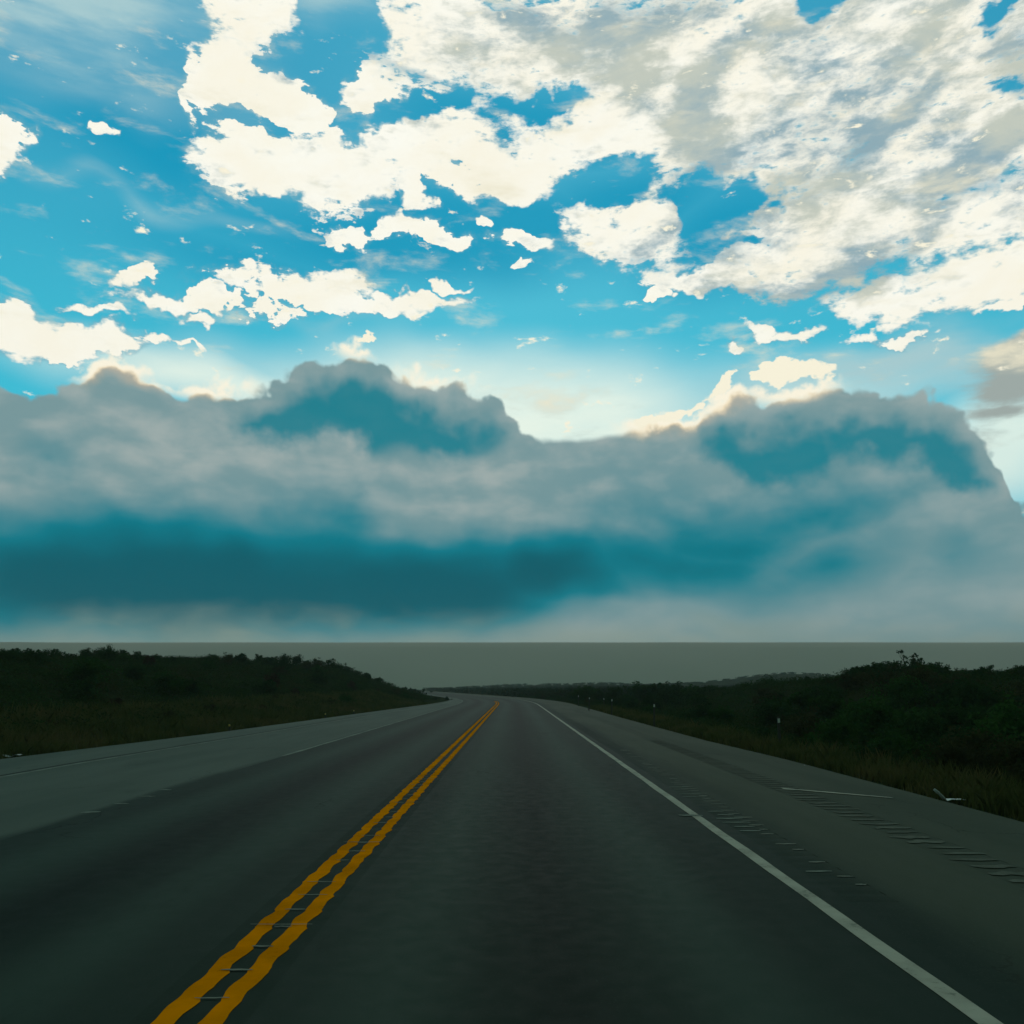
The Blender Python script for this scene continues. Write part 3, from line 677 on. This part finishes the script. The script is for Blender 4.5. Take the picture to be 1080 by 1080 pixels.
def far_scrub():
    P = []; N = []
    n = 5200; y = 135 + 385 * rng.random(n) ** 1.3; x = (rng.random(n) * 1.3 - .65) * y
    lat = x - path(y); e = np.maximum(left_edge(y) - lat, lat - right_edge(y)); ok = e > 3
    x, y = x[ok], y[ok]; k = 44; hh = rng.uniform(.9, 1.7, len(x)) * np.where((x > 60) & (y > 300), .55, 1)
    cx = np.repeat(x, k) + rng.normal(0, .8, len(x) * k); cy = np.repeat(y, k) + rng.normal(0, .8, len(x) * k)
    z = ground_h(cx, cy) + np.repeat(hh, k) * np.clip(rng.normal(.5, .28, len(cx)), 0, .9)
    return stuff_mesh("far_scrub", np.stack([cx, cy, z], -1), np.tile([0, -.5, .8], (len(cx), 1)), .30, M_far, "distant belt of dark scrub beyond the bend, fading into the haze", "scrub", seed=4)
far_scrub()
def grass():
    Vs = []; n_t = 9000
    out = []
    for side, n in ((-1, 6500), (1, 2300)):
        y = (16 if side < 0 else 9) + (70 if side < 0 else 60) * rng.random(n) ** 1.5; u = rng.random(n)
        e = .35 + (5.5 if side < 0 else 1.3) * u ** (1.0 if side < 0 else 1.6)
        lat = left_edge(y) - e if side < 0 else right_edge(y) + e
        x = lat + path(y); px = CX + F * x / y; ok = (px > -30) & (px < 1110); out.append(np.stack([x[ok], y[ok], np.minimum(1, .25 + e[ok] * .5)], -1))
    A = np.concatenate(out); k = 12; n = len(A) * k
    B = np.repeat(A, k, 0); bx = B[:, 0] + rng.normal(0, .10, n); by = B[:, 1] + rng.normal(0, .10, n); bz = ground_h(bx, by) - .01
    H = B[:, 2] * rng.uniform(.22, .62, n); w = .007 + .004 * rng.random(n) + .00012 * by
    an = rng.uniform(0, 6.28, n); tx, ty = np.cos(an), np.sin(an); lx, ly = rng.normal(0, .3, n) * H, rng.normal(0, .3, n) * H
    b0 = np.stack([bx - tx * w, by - ty * w, bz], -1); b1 = np.stack([bx + tx * w, by + ty * w, bz], -1); m0 = np.stack([bx + lx * .35, by + ly * .35, bz + H * .6], -1)
    m1 = m0 + np.stack([tx * w, ty * w, 0 * w], -1); m0 = m0 - np.stack([tx * w, ty * w, 0 * w], -1) * .3; tp = np.stack([bx + lx, by + ly, bz + H], -1)
    v = np.stack([b0, b1, m1, tp, m0], 1).reshape(-1, 3)
    f = np.arange(n * 5).reshape(-1, 5)
    return tag(mesh_obj("verge_grass", v, f, M_grass), "dry olive and brown grass along the edges of the paved shoulders", "grass", None, 'stuff')
grass()

# ---------------------------------------------------------------- roadside marker posts
def box_mesh(V, Fc, cx, cy, z0, z1, wx, wy, tp=1.0):
    i = len(V)
    for z, s in ((z0, 1), (z1, tp)):
        for a, b in ((-1, -1), (1, -1), (1, 1), (-1, 1)): V.append((cx + a * wx * s / 2, cy + b * wy * s / 2, z))
    Fc += [(i, i + 3, i + 2, i + 1), (i + 4, i + 5, i + 6, i + 7)] + [(i + k, i + (k + 1) % 4, i + 4 + (k + 1) % 4, i + 4 + k) for k in range(4)]
def marker_post(h, refl, rw, rh, mref):
    root = bpy.data.objects.new("marker_post", None); col.objects.link(root)
    V, Fc = [], []; box_mesh(V, Fc, 0, 0, -.05, h, .075, .03, .85); box_mesh(V, Fc, 0, 0, h + .0005, h + .02, .055, .024, .5)
    mesh_obj("post", V, Fc, M_post, root)
    V, Fc = [], []; box_mesh(V, Fc, 0, -.022, h - rh - .02, h - .02, rw, .010); mesh_obj("reflector", V, Fc, mref, root)
    return root
def copy_tree(o):
    c = o.copy(); col.objects.link(c)
    for ch in o.children: d = ch.copy(); col.objects.link(d); d.parent = c
    return c
tall = marker_post(.95, True, .06, .11, M_refl)
spots = [(690, 35.7, "white topped marker post alone before the dark scrub below the round bush"),
         (823, 23.0, "nearest white topped marker post, below the foot of the right mound"),
         (645, 50.6, "white topped marker post lowest of the far cluster right of the road"),
         (637.5, 66, "white topped marker post standing highest in the far cluster"),
         (621, 60, "small white topped marker post second from the bend"),
         (610, 74, "farthest white topped marker post, nearest the bend")]
for k, (px, y, lb) in enumerate(spots):
    o = tall if k == 0 else copy_tree(tall); x = at(px, y); o.location = (x, y, max(float(ground_h(x, y)), -.25)); o.rotation_euler = (0, R(random.uniform(-4, 4)), R(random.uniform(-12, 12)))
    tag(o, lb, "marker post", "marker posts along the right verge")
short = marker_post(.30, True, .06, .07, M_amber)
for k, (px, y, lb) in enumerate([(255, 32, "short amber marker post at the left pavement edge, nearest of three"), (342, 45.5, "short amber marker post at the left pavement edge, between two others"), (374, 52, "short amber marker post beside the bright green bush")]):
    o = short if k == 0 else copy_tree(short); x = float(left_edge(y) + path(y)) - .15; o.location = (x, y, float(ground_h(x, y))); tag(o, lb, "marker post", "short marker posts along the left pavement edge")

# ---------------------------------------------------------------- litter
def scrap(name, px, py, w, hgt, m, label, seed, vee=False):
    r_ = np.random.default_rng(seed); y = F * CAMH / (py - HY); x = at(px, y); n = 9; V = []
    for i in range(n):
        for j in range(5):
            f = i / (n - 1); g = j / 4
            xx = (f - .5) * w; z = hgt * (.25 + .25 * math.sin(f * 7 + seed) + .2 * r_.random())
            if vee: z = hgt * (max(0, (.38 - f) / .38) ** .8 * 1.0 + .16 * (f > .38) * (1 - .3 * f)) * (1 - .15 * g) + .01 + .008 * r_.random()
            yy = (g - .5) * w * .35 * (1.0 if not vee else .4 + .6 * min(1, f * 2.2))
            V.append((xx + r_.normal(0, w * .012), yy + r_.normal(0, w * .015), z))
    V = np.array(V); Fc = [(i * 5 + j, (i + 1) * 5 + j, (i + 1) * 5 + j + 1, i * 5 + j + 1) for i in range(n - 1) for j in range(4)]
    o = mesh_obj(name, V, Fc, m, smooth=True); s = o.modifiers.new('thick', 'SOLIDIFY'); s.thickness = .006
    o.location = (x, y, float(ground_h(x, y)) + .03); return tag(o, label, "litter")
scrap("plastic_scrap", 1001, 843, .42, .17, M_litter, "white torn plastic scrap bent into a V on the right verge", 2, True)
scrap("paper_scrap", 853, 801, .12, .06, M_cloth, "small pale scrap of paper in the grass beyond the shoulder edge", 4)
scrap("paper_scrap", 850, 807, .13, .05, M_cloth, "small pale scrap of paper lying against the shoulder edge", 6)
scrap("paper_scrap", 12, 797, .42, .10, M_cloth, "crumpled grey white litter in the grass at the photo's left edge", 8)

# ---------------------------------------------------------------- haze
if HAZE := 0.00048:
    V, Fc = [], []; box_mesh(V, Fc, 0, 260, -5, 36, 3700, 1400)
    m = bpy.data.materials.new("haze_air"); m.use_nodes = True; T = NT(m.node_tree); T.n.clear()
    o = T.n.new('ShaderNodeOutputMaterial'); pv = T.n.new('ShaderNodeVolumePrincipled'); T.l.new(pv.outputs[0], o.inputs['Volume'])
    pv.inputs['Color'].default_value = (.80, .84, .82, 1); pv.inputs['Density'].default_value = HAZE; pv.inputs['Anisotropy'].default_value = 0.0
    tag(mesh_obj("haze", V, Fc, m), "pale grey haze hanging over the road and the far country", "haze", None, 'stuff')
